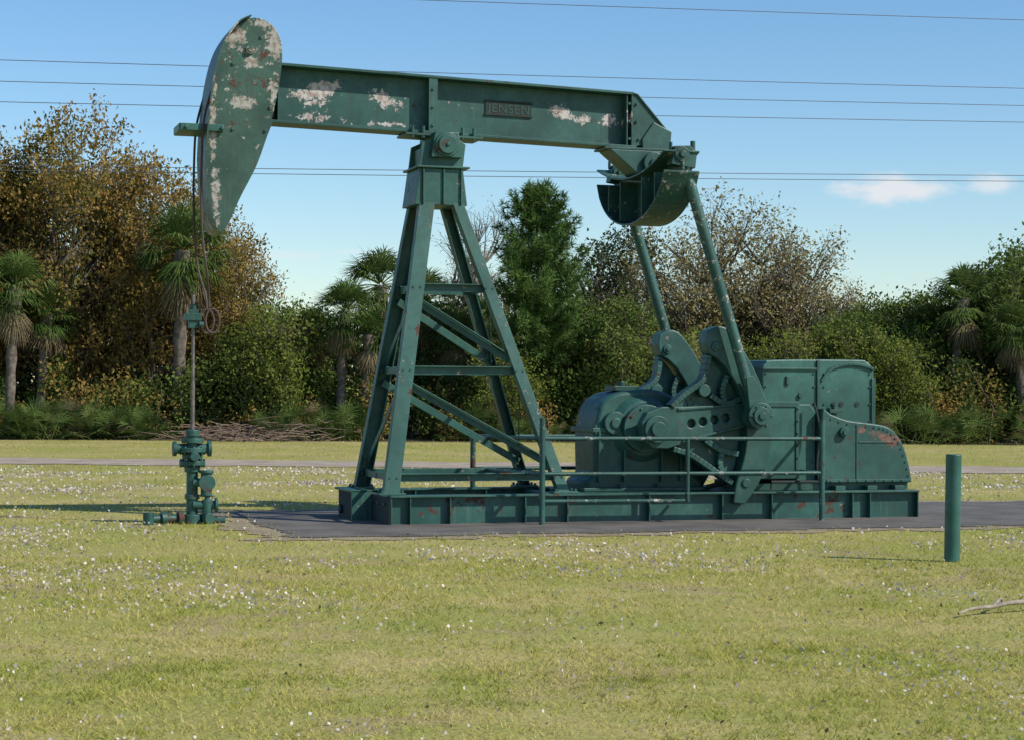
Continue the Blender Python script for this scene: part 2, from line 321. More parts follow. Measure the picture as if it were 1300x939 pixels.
def weight(y,name):
    outer=smooth_line([(3.60,2.10),(3.74,2.16),(3.88,2.10),(4.07,1.85),(4.26,1.5),(4.37,1.145),(4.36,.75),(4.23,.42),(4.06,.18)],4)
    innr=smooth_line([(3.92,.20),(3.96,.44),(4.06,.75),(4.08,1.145),(4.00,1.42),(3.86,1.66),(3.72,1.80),(3.62,1.86),(3.58,1.98)],4)
    bm=B(); a_prism(bm,outer+innr,y-.14,y+.10); 
    obj(name+'_rim',bm,M_paint,PJ,.014)
    bm=B()
    web=smooth_line([(3.66,1.84),(3.60,1.62),(3.55,1.56),(3.36,1.44),(3.20,1.30)],4)+[(3.14,1.02)]+[(3.22,.86),(3.42,.78)]+smooth_line([(3.62,.66),(3.80,.54),(3.93,.46)],3)+[(4.0,.62),(4.07,1.1),(3.96,1.5),(3.76,1.74)]
    a_prism(bm,web,y+.0,y+.06)
    for seq in ([(3.64,1.84),(3.60,1.62),(3.54,1.53),(3.36,1.41),(3.20,1.27)],[(3.22,.80),(3.42,.74),(3.62,.62),(3.80,.50),(3.93,.42)],[(3.66,1.40),(3.84,1.30),(4.02,1.36)],[(3.60,.90),(3.80,.78),(4.0,.74)],[(3.86,1.62),(3.80,1.45),(3.84,1.30)],[(3.80,.78),(3.78,.62),(3.84,.5)]):
        L=smooth_line(seq,4)
        for i in range(len(L)-1):
            a_obox(bm,(L[i][0],y-.02,L[i][1]),(L[i+1][0],y-.02,L[i+1][1]),.06,.16,(0,1,0))
    a_cyl(bm,(3.70,y-.165,1.93),(3.70,y+.12,1.93),.055,seg=14); a_cyl(bm,(3.70,y-.18,1.93),(3.70,y-.165,1.93),.03,seg=6)
    a_cyl(bm,(4.07,y-.16,.42),(4.07,y+.1,.42),.05,seg=14)
    a_cyl(bm,(3.58,y-.12,1.45),(3.58,y+.02,1.45),.07,seg=14)
    obj(name+'_body',bm,M_paint,PJ,.006)
crank(.12,'crank_front'); crank(1.58,'crank_back'); weight(.13,'counterweight_front'); weight(1.60,'counterweight_back')
fc=bpy.data.curves.new('casting_mark','FONT'); fc.body='LS'; fc.size=.12; fc.extrude=.008
fo=bpy.data.objects.new('casting_mark',fc); sc.collection.objects.link(fo); fo.parent=PJ; fo.location=(3.42,.125,1.27); fo.rotation_euler=(math.pi/2,-.35,0); fc.materials.append(M_lite)
# --- gearbox
bm=B()
g=smooth_line([(2.46,.5),(2.45,.8),(2.46,1.02),(2.53,1.28),(2.68,1.40),(2.85,1.44),(3.15,1.46),(3.4,1.38),(3.6,1.2),(3.66,.9),(3.66,.5)],4)
a_prism(bm,[(2.34,.322),(2.34,.42)]+g+[(3.76,.42),(3.76,.322)],.5,1.2)
obj('gearbox_housing',bm,M_paint,PJ,.04,True)
bm=B()
a_cyl(bm,(3.02,.20,1.02),(3.02,1.5,1.02),.12,seg=24); a_cyl(bm,(3.02,.34,1.02),(3.02,1.36,1.02),.27,.27,seg=32); a_cyl(bm,(3.02,.42,1.02),(3.02,.5,1.02),.30,.38,seg=32); a_cyl(bm,(3.02,1.2,1.02),(3.02,1.28,1.02),.38,.30,seg=32)
a_cyl(bm,(2.68,.42,1.08),(2.68,1.28,1.08),.13,seg=24); a_cyl(bm,(2.68,.40,1.08),(2.68,.42,1.08),.06,seg=16)
a_box(bm,2.42,3.70,.46,1.24,.975,1.03)
for x in (2.50,2.80,3.25,3.48):
    a_prism(bm,[(x-.014,.42),(x+.014,.42),(x+.014,.975),(x-.014,.975)],.445,.502)
for x in np.linspace(2.46,3.64,9): a_cyl(bm,(x,.475,.95),(x,.475,1.06),.016,seg=6)
for k in range(10):
    a=k*math.pi/5; a_cyl(bm,(3.02+.23*math.cos(a),.325,1.02+.23*math.sin(a)),(3.02+.23*math.cos(a),.34,1.02+.23*math.sin(a)),.016,seg=6)
a_box(bm,2.30,3.8,.40,1.30,.321,.36); a_box(bm,2.75,3.05,.7,1.0,1.44,1.50); a_cyl(bm,(2.9,.85,1.5),(2.9,.85,1.55),.05)
for x in (2.38,2.75,3.2,3.6): a_cyl(bm,(x,.45,.36),(x,.45,.40),.022,seg=6)
obj('gearbox_details',bm,M_paint,PJ,.008)
# --- belt/engine housing
bm=B()
tp=smooth_line([(4.44,1.30),(4.43,1.68),(4.47,1.76),(4.58,1.80),(5.60,1.81),(5.74,1.79),(5.82,1.72),(5.84,1.60),(5.84,1.02)],3)
a_prism(bm,tp+[(4.44,1.02)],.36,1.4)
obj('belt_guard',bm,M_lite,PJ,.015)
bm=B()
a_box(bm,4.425,5.10,.335,1.42,1.69,1.712); a_box(bm,5.105,5.14,.335,.36,1.02,1.80)
L=smooth_line([(5.16,1.56),(5.28,1.70),(5.5,1.76),(5.72,1.74),(5.83,1.70)],4)
for i in range(len(L)-1): a_obox(bm,(L[i][0],.345,L[i][1]),(L[i+1][0],.345,L[i+1][1]),.03,.03,(0,1,0))
a_box(bm,5.16,5.84,.34,.36,1.04,1.07); a_box(bm,5.80,5.85,.34,1.41,1.0,1.6)
a_box(bm,4.72,4.76,.335,.36,1.52,1.62); a_cyl(bm,(4.9,.36,1.4),(4.9,.33,1.4),.03)
for z in (1.1,1.3,1.5,1.65):
    for x in (5.2,5.78,4.47,5.07): a_cyl(bm,(x,.36,z),(x,.345,z),.012,seg=6)
obj('belt_guard_trim',bm,M_paint,PJ,.003)
bm=B()
for x in (5.32,5.42,5.62): a_cyl(bm,(x,.365,1.30),(x,.352,1.30),.028)
obj('belt_guard_vents',bm,M_dark,PJ)
bm=B()
a_box(bm,4.32,4.80,.22,1.4,.47,1.31)
a_prism(bm,[(4.83,.40),(5.07,.40),(5.07,1.22),(5.0,1.30),(4.83,1.30)],.30,1.4)
obj('drive_box',bm,M_lite,PJ,.012)
bm=B()
a_box(bm,4.30,4.82,.205,.22,1.27,1.325); a_box(bm,4.30,4.82,.205,.22,.455,.50); a_box(bm,4.30,4.34,.205,.22,.5,1.27);a_box(bm,4.78,4.82,.205,.22,.5,1.27)
for z in np.linspace(.55,1.25,6):
    for x in (4.32,4.80): a_cyl(bm,(x,.205,z),(x,.19,z),.012,seg=6)
a_box(bm,4.3,6.22,.25,1.45,.321,.40)
obj('drive_box_frame',bm,M_paint,PJ,.003)
bm=B()
hp2=smooth_line([(5.09,.40),(5.09,1.20),(5.20,1.19),(5.41,1.12),(5.75,1.08),(5.95,1.03),(6.10,.88),(6.19,.65),(6.24,.40)],3)
a_prism(bm,hp2,.18,1.45)
obj('engine_housing',bm,M_house,PJ,.018,True)
bm=B()
L=smooth_line([(5.13,1.15),(5.41,1.075),(5.75,1.035),(5.92,.99),(6.06,.855),(6.15,.64),(6.20,.42)],3)
for i in range(1,len(L)): a_cyl(bm,(L[i][0],.18,L[i][1]),(L[i][0],.168,L[i][1]),.011,seg=6)
a_box(bm,5.11,5.14,.17,.18,.42,1.12); a_box(bm,5.15,6.2,.17,.18,.41,.44); a_box(bm,5.52,5.54,.171,.18,.45,1.05); a_box(bm,5.55,6.0,.171,.18,.86,.875)
for x in np.linspace(5.2,6.1,9): a_cyl(bm,(x,.17,.425),(x,.158,.425),.011,seg=6)
for z in np.linspace(.5,1.1,6): a_cyl(bm,(5.125,.17,z),(5.125,.158,z),.011,seg=6)
a_cyl(bm,(5.36,.18,.98),(5.36,.13,.98),.06,seg=16); a_cyl(bm,(5.36,.13,.98),(5.36,.11,.98),.035,seg=6)
a_cyl(bm,(5.30,.3,1.12),(5.30,.3,1.30),.03); a_box(bm,5.22,5.40,.24,.33,1.20,1.24)
for x in (5.3,5.7,6.05): a_box(bm,x-.06,x+.06,.12,.25,.322,.37)
obj('engine_housing_flanges',bm,M_house,PJ,.002)
bm=B()
a_tube(bm,[(4.45,.15,.34),(4.45,.15,.42),(5.1,.12,.42)],.018); a_tube(bm,smooth_line([(5.0,.2,1.32),(5.05,.15,1.0),(5.0,.12,.6),(5.05,.12,.34)],4),.014)
a_tube(bm,[(3.75,.35,.36),(4.0,.33,.42),(4.3,.3,.6)],.03)
obj('pipework',bm,M_dark,PJ,0,True)
# --- railing
GR=empty('guard_railing',(-1.275,21,0),math.radians(17))
bm=B()
for x,y,h in ((1.585,-.3,1.15),(4.86,-.3,1.12),(1.47,2.0,.92),(4.86,2.0,1.1)):
    a_cyl(bm,(x,y,-.02),(x,y,h),.032,seg=14)
obj('posts',bm,M_worn,GR,.004,True)
bm=B()
for z in (.93,.55):
    a_cyl(bm,(1.585,-.3,z),(4.86,-.3,z-.01),.022,seg=12); a_cyl(bm,(1.47,2.0,z-.03),(4.86,2.0,z-.03),.022,seg=12)
    a_cyl(bm,(1.585,-.3,z),(1.47,2.0,z-.03),.022,seg=12); a_cyl(bm,(4.86,-.3,z-.01),(4.86,2.0,z-.03),.022,seg=12)
a_tube(bm,[(1.585,-.3,.26),(3.22,-.3,.25)],.02,10); a_cyl(bm,(3.25,-.3,.24),(3.25,-.3,.93),.024,seg=12); a_cyl(bm,(3.25,-.3,.25),(3.25,.02,.25),.02)
obj('rails',bm,M_worn,GR,0,True)
# ================================================================= WELLHEAD
WH=empty('wellhead',(-1.275,21,0),math.radians(17)); wy=.85; wx=-1.975
bm=B()
def fl(x,z,r,h,y=wy): a_cyl(bm,(x,y,z),(x,y,z+h),r,seg=20)
a_cyl(bm,(wx,wy,-.05),(wx,wy,.95),.062,seg=20)
for z,r,h in ((.62,.14,.05),(.69,.11,.06),(.76,.15,.05),(.86,.12,.05),(.93,.075,.07),(.55,.085,.06),(.0,.11,.1),(.26,.08,.05)): fl(wx,z,r,h)
a_cyl(bm,(wx-.20,wy,.80),(wx+.20,wy,.80),.055,seg=14); a_cyl(bm,(wx+.16,wy,.80),(wx+.20,wy,.80),.085,seg=14); a_cyl(bm,(wx-.21,wy,.80),(wx-.17,wy,.80),.08,seg=14)
a_cyl(bm,(wx+.0,wy-.2,.72),(wx,wy,.72),.05,seg=12)
for k in range(8):
    a=k*math.pi/4
    for z in (.735,.6): a_cyl(bm,(wx+.125*math.cos(a),wy+.125*math.sin(a),z),(wx+.125*math.cos(a),wy+.125*math.sin(a),z+.09),.014,seg=6)
obj('wellhead_body',bm,M_paint,WH,.006,True)
bm=B(); x2=wx+.17
a_cyl(bm,(wx,wy-.05,.44),(x2,wy-.08,.44),.045,seg=14); a_cyl(bm,(x2-.03,wy-.08,.30),(x2-.03,wy-.08,.54),.06,seg=16); a_cyl(bm,(x2-.03,wy-.08,.54),(x2-.03,wy-.08,.57),.08,seg=16)
a_cyl(bm,(x2-.03,wy-.14,.44),(x2-.03,wy-.10,.44),.09,seg=16)
a_cyl(bm,(wx,wy-.05,.20),(x2+.08,wy-.08,.20),.045,seg=14); a_cyl(bm,(x2+.06,wy-.08,.20),(x2+.09,wy-.08,.20),.08,seg=14)
a_cyl(bm,(x2-.02,wy-.08,.02),(x2-.02,wy-.08,.26),.055,seg=14); a_cyl(bm,(x2-.02,wy-.08,.24),(x2-.02,wy-.08,.30),.03,seg=8); a_cyl(bm,(x2-.10,wy-.08,.30),(x2+.06,wy-.08,.30),.012,seg=6)
a_cyl(bm,(x2-.02,wy-.12,.06),(x2+.0,wy-.16,.06),.06)
obj('side_valves',bm,M_paint,WH,.005,True)
M_flow=paint('flowline_paint',rust=1.3,peel=.0,peelcol=(.3,.12,.08))
bm=B()
a_cyl(bm,(wx-.5,wy-.1,.06),(wx,wy,.06),.045,seg=14); a_cyl(bm,(wx-.34,wy-.07,.06),(wx-.28,wy-.06,.06),.075,seg=14); a_cyl(bm,(wx-.16,wy-.04,.06),(wx-.1,wy-.03,.06),.075,seg=14); a_cyl(bm,(wx-.47,wy-.1,.0),(wx-.47,wy-.1,.13),.06)
a_cyl(bm,(wx-.1,wy,.03),(wx+.35,wy-.05,.03),.03)
obj('flow_line',bm,M_flow,WH,.004,True)
bm=B(); a_cyl(bm,(wx,wy,.95),(wx,wy,2.44),.017,seg=12); a_cyl(bm,(wx,wy,1.0),(wx,wy,1.5),.022,seg=12)
obj('polished_rod',bm,M_rod,WH,0,True)
bm=B(); a_box(bm,wx-.05,wx+.05,wy-.05,wy+.05,2.08,2.28); a_box(bm,wx-.09,wx+.08,wy-.07,wy+.07,2.16,2.24); a_cyl(bm,(wx+.05,wy-.07,2.12),(wx+.1,wy-.07,2.12),.03); a_cyl(bm,(wx,wy,2.28),(wx,wy,2.34),.035)
obj('rod_clamp',bm,M_paint,WH,.006)
# ================================================================= BOLLARD
bm=B(); bx,by=3.76,16.95
a_cyl(bm,(0,0,-.1),(0,0,.915),.066,seg=28)
bo=obj('steel_bollard',bm,M_lite,None,.008,True); bo.location=(bx,by,0); bo.rotation_euler=(0,math.radians(.9),0)

# ================================================================= numpy mesh builder
def npmesh(name,V,F,mats,midx=None,attr=None):
    V=np.asarray(V,np.float32); me=bpy.data.meshes.new(name); me.vertices.add(len(V)); me.vertices.foreach_set('co',V.ravel())
    k=F.shape[1]; n=len(F); me.loops.add(n*k); me.loops.foreach_set('vertex_index',F.astype(np.int32).ravel())
    me.polygons.add(n); me.polygons.foreach_set('loop_start',np.arange(0,n*k,k,dtype=np.int32))
    if midx is not None: me.polygons.foreach_set('material_index',midx.astype(np.int32))
    for m in mats: me.materials.append(m)
    if attr is not None:
        a=me.attributes.new('shade','FLOAT','FACE'); a.data.foreach_set('value',attr.astype(np.float32))
    me.update(calc_edges=True); me.validate(); return me
class Acc:
    def __init__(s): s.V=[];s.F=[];s.M=[];s.A=[];s.n=0
    def add(s,V,F,m,A):
        s.V.append(V); s.F.append(F+s.n); s.M.append(np.full(len(F),m)); s.A.append(A if hasattr(A,'__len__') else np.full(len(F),A)); s.n+=len(V)
    def tube(s,pts,rad,m=0,seg=6):
        pts=np.asarray(pts,float); n=len(pts); d=np.gradient(pts,axis=0); d/=np.linalg.norm(d,axis=1)[:,None]+1e-9
        ref=np.array([.31,.95,.05]); a=np.cross(d,ref); a/=np.linalg.norm(a,axis=1)[:,None]+1e-9; b=np.cross(d,a)
        th=np.linspace(0,2*math.pi,seg,endpoint=False); rad=np.asarray(rad)*np.ones(n)
        V=pts[:,None,:]+rad[:,None,None]*(a[:,None,:]*np.cos(th)[None,:,None]+b[:,None,:]*np.sin(th)[None,:,None]); V=V.reshape(-1,3)
        i,k=np.meshgrid(np.arange(n-1),np.arange(seg),indexing='ij'); i=i.ravel();k=k.ravel(); k2=(k+1)%seg
        s.add(V,np.stack([i*seg+k,i*seg+k2,(i+1)*seg+k2,(i+1)*seg+k],1),m,rng.random())
    def leaves(s,C,size,m=1,aspect=.55,droop=0,shade=None):
        n=len(C); u=rng.normal(size=(n,3)); u[:,2]-=droop; u/=np.linalg.norm(u,axis=1)[:,None]; w=rng.normal(size=(n,3)); v=np.cross(u,w); v/=np.linalg.norm(v,axis=1)[:,None]
        L=(size*(.6+.8*rng.random(n)))[:,None]; W=L*aspect*.5
        nrm=np.cross(u,v)*L*.12
        V=np.stack([C,C+u*L*.5+v*W+nrm,C+u*L,C+u*L*.5-v*W+nrm],1).reshape(-1,3)
        s.add(V,np.arange(n*4).reshape(n,4),m,rng.random(n) if shade is None else shade)
    def mesh(s,name,mats): return npmesh(name,np.concatenate(s.V),np.concatenate(s.F),mats,np.concatenate(s.M),np.concatenate(s.A))
def leafmat(name,cols,trans=.3,rough=.6):
    m,t,b=newmat(name); at=t.n.new('ShaderNodeAttribute'); at.attribute_name='shade'; f=at.outputs['Fac']
    oi=t.n.new('ShaderNodeObjectInfo').outputs['Random']
    f2=t.math('ADD',t.math('MULTIPLY',f,.75),t.math('MULTIPLY',oi,.25))
    r=t.n.new('ShaderNodeValToRGB'); t.l.new(f2,r.inputs[0]); cr=r.color_ramp
    while len(cr.elements)<len(cols): cr.elements.new(.5)
    for i,c in enumerate(cols): cr.elements[i].position=.1+.8*i/(len(cols)-1); cr.elements[i].color=(*c,1)
    c=r.outputs[0]
    df=t.n.new('ShaderNodeBsdfDiffuse'); t.put(df.inputs[0],c); t.n.remove(b)
    tr=t.n.new('ShaderNodeBsdfTranslucent'); t.put(tr.inputs[0],c); mx=t.n.new('ShaderNodeMixShader'); mx.inputs[0].default_value=trans
    t.l.new(df.outputs[0],mx.inputs[1]); t.l.new(tr.outputs[0],mx.inputs[2]); t.l.new(mx.outputs[0],t.n['Material Output'].inputs[0]); return m
ML_brown=leafmat('leaves_autumn_olive',[(.10,.105,.025),(.20,.165,.045),(.33,.20,.06),(.31,.25,.07)],.28)
ML_tan=leafmat('leaves_tan',[(.16,.15,.05),(.26,.22,.085),(.35,.27,.13),(.27,.26,.09)],.28)
ML_green=leafmat('leaves_green',[(.04,.08,.018),(.08,.13,.03),(.14,.19,.045),(.20,.22,.065)],.28)
ML_dark=leafmat('leaves_dark',[(.02,.04,.012),(.04,.07,.02),(.08,.105,.035),(.12,.12,.045)],.22)
ML_lime=leafmat('leaves_yellowgreen',[(.11,.16,.03),(.18,.22,.045),(.25,.27,.07)],.35)
ML_pine=leafmat('pine_needles',[(.05,.10,.025),(.10,.17,.045),(.17,.24,.075)],.2)
ML_palm=leafmat('palm_fronds',[(.04,.08,.02),(.09,.14,.035),(.17,.21,.07)],.25,.45)
ML_dead=leafmat('dead_fronds',[(.18,.14,.08),(.28,.23,.14)],.2)
def unit(n):
    v=rng.normal(size=(n,3)); return v/np.linalg.norm(v,axis=1)[:,None]
def gen_tree(name,h,w,leaf_mat,nclump=70,nleaf=130,leaf=.16,base=.25,trunk=.13,sigma=.42,stems=2,twig=6,bare=0):
    A=Acc(); cz=h*(base+(1-base)*.52); rz=h*(1-base)*.5; r=w/2
    st=[]
    for s in range(stems):
        ang=rng.random()*6.28; off=rng.random()*w*.12*(stems>1); t=np.linspace(0,1,9)
        x=math.cos(ang)*(off*.6+t*w*.16*(stems>1))+np.cumsum(rng.normal(size=9))*.04*h/8; y=math.sin(ang)*(off*.6+t*w*.16*(stems>1))+np.cumsum(rng.normal(size=9))*.04*h/8
        P=np.stack([x,y,t*h*.86-.1],1); A.tube(P,trunk*(1-.85*t)/(stems**.35),0,7); st.append(P)
    C=[]
    while len(C)<nclump:
        u=unit(1)[0]*rng.random()**.38; 
        p=np.array([u[0]*r,u[1]*r,cz+u[2]*rz])
        k=.75+.35*math.sin(3*math.atan2(u[1],u[0])+h)+.15*rng.normal()
        if np.hypot(u[0],u[1])>max(.35,k): continue
        C.append(p)
    lc=[]; sh=[]
    for p in C:
        P=st[rng.integers(stems)]; i=int(np.clip((p[2]-np.hypot(p[0],p[1])*.9)/(h*.86)*8,1,7)); q=P[i]
        t=np.linspace(0,1,6)[:,None]; mid=(p+q)/2+np.array([0,0,-.12*np.linalg.norm(p-q)])+rng.normal(size=3)*.12
        path=(1-t)**2*q+2*t*(1-t)*mid+t*t*p; L=np.linalg.norm(p-q)
        A.tube(path,np.linspace(.016*L+.012,.008,6),0,4); n0=sum(len(c) for c in lc)
        for k in range(twig):
            e=p+unit(1)[0]*sigma*1.5*np.array([1,1,.8])+np.array([0,0,.15]); m=(p+e)/2+rng.normal(size=3)*.05
            s0=path[rng.integers(3,6)]; A.tube(np.array([s0,m,e]),[.009,.007,.004],0,3)
            if not bare: lc.append(e+rng.normal(size=(nleaf//(2*twig)+1,3))*sigma*.35)
            else: lc.append(e+rng.normal(size=(max(1,nleaf//twig),3))*sigma*.3)
        if not bare:
            lc.append(p+rng.normal(size=(int(nleaf*.5*(.4+1.2*rng.random())),3))*sigma*np.array([1,1,.7]))
        n1=sum(len(c) for c in lc); tone=rng.random(); sh.append(np.clip(.65*tone+.5*rng.random(n1-n0)-.05,0,1))
    lc=np.concatenate(lc); A.leaves(lc,leaf,shade=np.concatenate(sh)); return A.mesh(name,[M_bark,leaf_mat])
def fan(A,o,d,pet,R,droop,m=1,n=15,spread=1.5,w=.030):
    d=d/np.linalg.norm(d); up=np.array([0,0,1.]); s=np.cross(d,up); s/=np.linalg.norm(s)+1e-9; nrm=np.cross(s,d)
    t=np.linspace(0,1,4)[:,None]; c=o+d*pet*t+np.array([0,0,-1])*(t**2)*pet*.12; A.tube(c,[.014,.012,.01,.008],m,3); e=c[-1]
    a=np.linspace(-spread,spread,n)+rng.normal(size=n)*.04; dirs=np.cos(a)[:,None]*d+np.sin(a)[:,None]*s+nrm*(.12-.25*np.abs(a)[:,None]/spread)
    L=R*(.8+.25*np.cos(a*.8))*(1+.1*rng.normal(size=n)); side=-np.sin(a)[:,None]*d+np.cos(a)[:,None]*s
    p1=e+dirs*(L*.5)[:,None]; p2=e+dirs*L[:,None]+np.array([0,0,-1])*(L*droop)[:,None]
    W=side*w*R
    V=np.stack([np.repeat(e[None],n,0)-W*.2,np.repeat(e[None],n,0)+W*.2,p1+W,p1-W],1); V2=np.stack([p1-W,p1+W,p2+W*.15,p2-W*.15],1); b0=rng.random()*.6
    A.add(V.reshape(-1,3),np.arange(n*4).reshape(n,4),m,b0+rng.random(n)*.4); A.add(V2.reshape(-1,3),np.arange(n*4).reshape(n,4),m,b0+rng.random(n)*.4)
def gen_palm(name,h,R=1.1,n=58):
    A=Acc(); t=np.linspace(0,1,12); bend=rng.normal()*.25
    P=np.stack([bend*t**2,rng.normal()*.1*t,t*h-.1],1); A.tube(P,.14+.02*np.sin(t*37)+.04*(t>.8),0,9)
    top=P[-1]
    for i in range(n):
        el=math.radians(rng.uniform(-40,85)); az=rng.random()*6.283; d=np.array([math.cos(az)*math.cos(el),math.sin(az)*math.cos(el),math.sin(el)])
        fan(A,top+d*.08,d,R*.50*rng.uniform(.7,1.15),R*.58,rng.uniform(.15,.45))
    for i in range(16):
        el=math.radians(rng.uniform(-85,-45)); az=rng.random()*6.283; d=np.array([math.cos(az)*math.cos(el),math.sin(az)*math.cos(el),math.sin(el)])
        fan(A,top+np.array([0,0,-.15])+d*.1,d,R*.4,R*.5,.4,2)
    return A.mesh(name,[M_palmtrunk,ML_palm,ML_dead])
def gen_palmetto(name,n=30,R=.75):
    A=Acc()
    for i in range(n):
        el=math.radians(rng.uniform(12,80)); az=rng.random()*6.283; d=np.array([math.cos(az)*math.cos(el),math.sin(az)*math.cos(el),math.sin(el)])
        o=np.array([rng.normal()*.35,rng.normal()*.3,0]); fan(A,o,d,R*rng.uniform(.7,1.3),R*.62,.18,2 if rng.random()<.12 else 1)
    return A.mesh(name,[M_bark,ML_palm,ML_dead])
def gen_pine(name,h=7.7):
    A=Acc(); t=np.linspace(0,1,14); P=np.stack([.06*np.sin(t*5),.05*np.cos(t*4),t*h-.05],1); A.tube(P,.13*(1-.93*t),0,8)
    z=h*.28
    Cs=[];Ds=[];Ss=[]
    while z<h*.985:
        f=(z-h*.28)/(h*.72); Lb=(2.05*(1-f)**.75*(.6+.4*min(1,f*4)))+.14
        for k in range(rng.integers(4,7)):
            if rng.random()<.14: continue
            az=rng.random()*6.283; L=Lb*rng.uniform(.5,1.18); up=.10+.55*f
            tt=np.linspace(0,1,6)[:,None]; dh=np.array([math.cos(az),math.sin(az),0])
            q=np.array([np.interp(z,P[:,2],P[:,0]),np.interp(z,P[:,2],P[:,1]),z]); path=q+dh*L*tt+np.array([0,0,1])*L*(up*tt+.28*(tt**2)-.1*np.sin(tt*3.1)); A.tube(path,np.linspace(.028*(1-f)+.008,.006,6),0,4)
            for s in np.linspace(.3,1,max(3,int(L/.17))):
                c=np.array([np.interp(s,tt[:,0],path[:,i]) for i in range(3)])
                for j in range(3):
                    cc=c+rng.normal(size=3)*.13*(1 if j else .1); nn=28; dd=rng.normal(size=(nn,3))*.75+dh*.45+np.array([0,0,.5]); dd/=np.linalg.norm(dd,axis=1)[:,None]
                    Cs.append(np.repeat(cc[None],nn,0)); Ds.append(dd); Ss.append(np.clip(rng.random()*.6+rng.random(nn)*.4,0,1))
        z+=rng.uniform(.15,.27)
    C=np.concatenate(Cs);D=np.concatenate(Ds); n=len(C); s=np.cross(D,unit(n)); s/=np.linalg.norm(s,axis=1)[:,None]; L=rng.uniform(.14,.26,n)[:,None]
    V=np.stack([C-s*.011,C+s*.011,C+D*L+s*.007,C+D*L-s*.007],1).reshape(-1,3); A.add(V,np.arange(n*4).reshape(n,4),1,np.concatenate(Ss))
    return A.mesh(name,[M_bark,ML_pine])
def place(name,me,u,D,scale=1,rz=None,sx=1,z=0):
    X=(u-650)/2520*D; o=bpy.data.objects.new(name,me); sc.collection.objects.link(o); o.location=(X,D,z); o.rotation_euler=(0,0,rng.random()*6.283 if rz is None else rz); o.scale=(scale*sx,scale*sx,scale); return o
tb=[gen_tree('olive_brown_tree_mesh_%d'%i,9,6.0,ML_brown,115,170,.14,.10,.16,.43,3) for i in range(3)]
tt_=[gen_tree('tan_tree_mesh_%d'%i,7.3,5.0,ML_tan,100,85,.115,.10,.10,.42,4,8) for i in range(2)]
tg=[gen_tree('green_tree_mesh_%d'%i,5,4.2,ML_green,75,160,.13,.08,.10,.36,3) for i in range(3)]
td=gen_tree('dark_tree_mesh',7,3.2,ML_dark,50,80,.13,.30,.09,.28,1)
tl=gen_tree('yellowgreen_tree_mesh',4.4,3.4,ML_lime,60,140,.12,.05,.08,.34,3)
tr_=gen_tree('bare_twig_tree_mesh',7.2,3.4,leafmat('red_buds',[(.18,.09,.06),(.28,.15,.10)]),75,10,.06,.3,.07,.40,2,9,1)
pm=[gen_palm('palm_mesh_%d'%i,4.0) for i in range(3)]; pmt=[gen_palmetto('palmetto_mesh_%d'%i) for i in range(3)]; pine=gen_pine('pine_mesh')
for u,D,h in ((-190,61,9.2),(-110,63,9.6),(-40,60,8.8),(28,61,9.0),(88,60,9.5),(150,62,9.2),(205,60,8.2),(252,62,7.2),(295,60,5.8)):
    place('olive_brown_tree',tb[rng.integers(3)],u,D,h/9,sx=.82)
for u,D,h in ((835,64,5.8),(880,62,6.5),(940,63,7.4),(1000,62,6.4),(1040,61,4.8),(1480,63,7)):
    place('tan_tree',tt_[rng.integers(2)],u,D,h/7.3)
for u,D,h in ((335,59,3.4),(375,60,3.9),(560,61,3.8),(620,62,3.8),(745,60,4.0),(800,58,3.8),(1110,61,4.2),(1150,60,4.0),(1190,62,4.2),(1245,61,4.6),(1290,60,5.4),(1340,61,6.0),(1400,60,5.8),(1460,61,6.2),(-240,60,6),(1070,58,3.6),(700,63,3.6)):
    place('green_tree',tg[rng.integers(3)],u,D,h/5)
for u,D,h in ((765,66,6.2),(798,67,6.9),(1262,64,5.6),(1300,65,6.2),(20,66,8),(525,66,4.4),(1160,66,4.3),(1095,66,4.3)): place('dark_tree',td,u,D,h/7)
for u,D,h in ((352,57.5,3.9),(900,57,3.2),(640,57,2.8),(990,57,3.2),(1085,57.5,3.4),(1140,57.5,3.0)): place('yellowgreen_tree',tl,u,D,h/4.4)
place('bare_tree',tr_,612,64,1.02); place('bare_tree',tr_,585,66,.85); place('bare_tree',tr_,735,66,.75)
place('pine_tree',pine,682,58.5,.96,.5)
for u,D,z in ((432,57.5,3.8),(488,60,4.7),(398,59,3.2),(463,57.5,3.1),(540,61,4.2),(12,57,4.4),(52,58,3.7),(228,58,5.6),(575,60,3.2),(1208,59,4.3),(1238,60,3.6),(1178,60,3.4),(1300,58,3.4),(1120,60,3.2),(-60,58,4.4),(1380,58,4.2)):
    place('sabal_palm',pm[rng.integers(3)],u,D,z/4.0,sx=.95 if z>4.2 else 1.05)
for i in range(40):
    u=rng.uniform(-200,1500)
    if i<20: u=rng.uniform(20,180) if i<13 else rng.uniform(370,440)
    place('saw_palmetto',pmt[rng.integers(3)],u,rng.uniform(55.6,57.5),rng.uniform(.5,1.2))
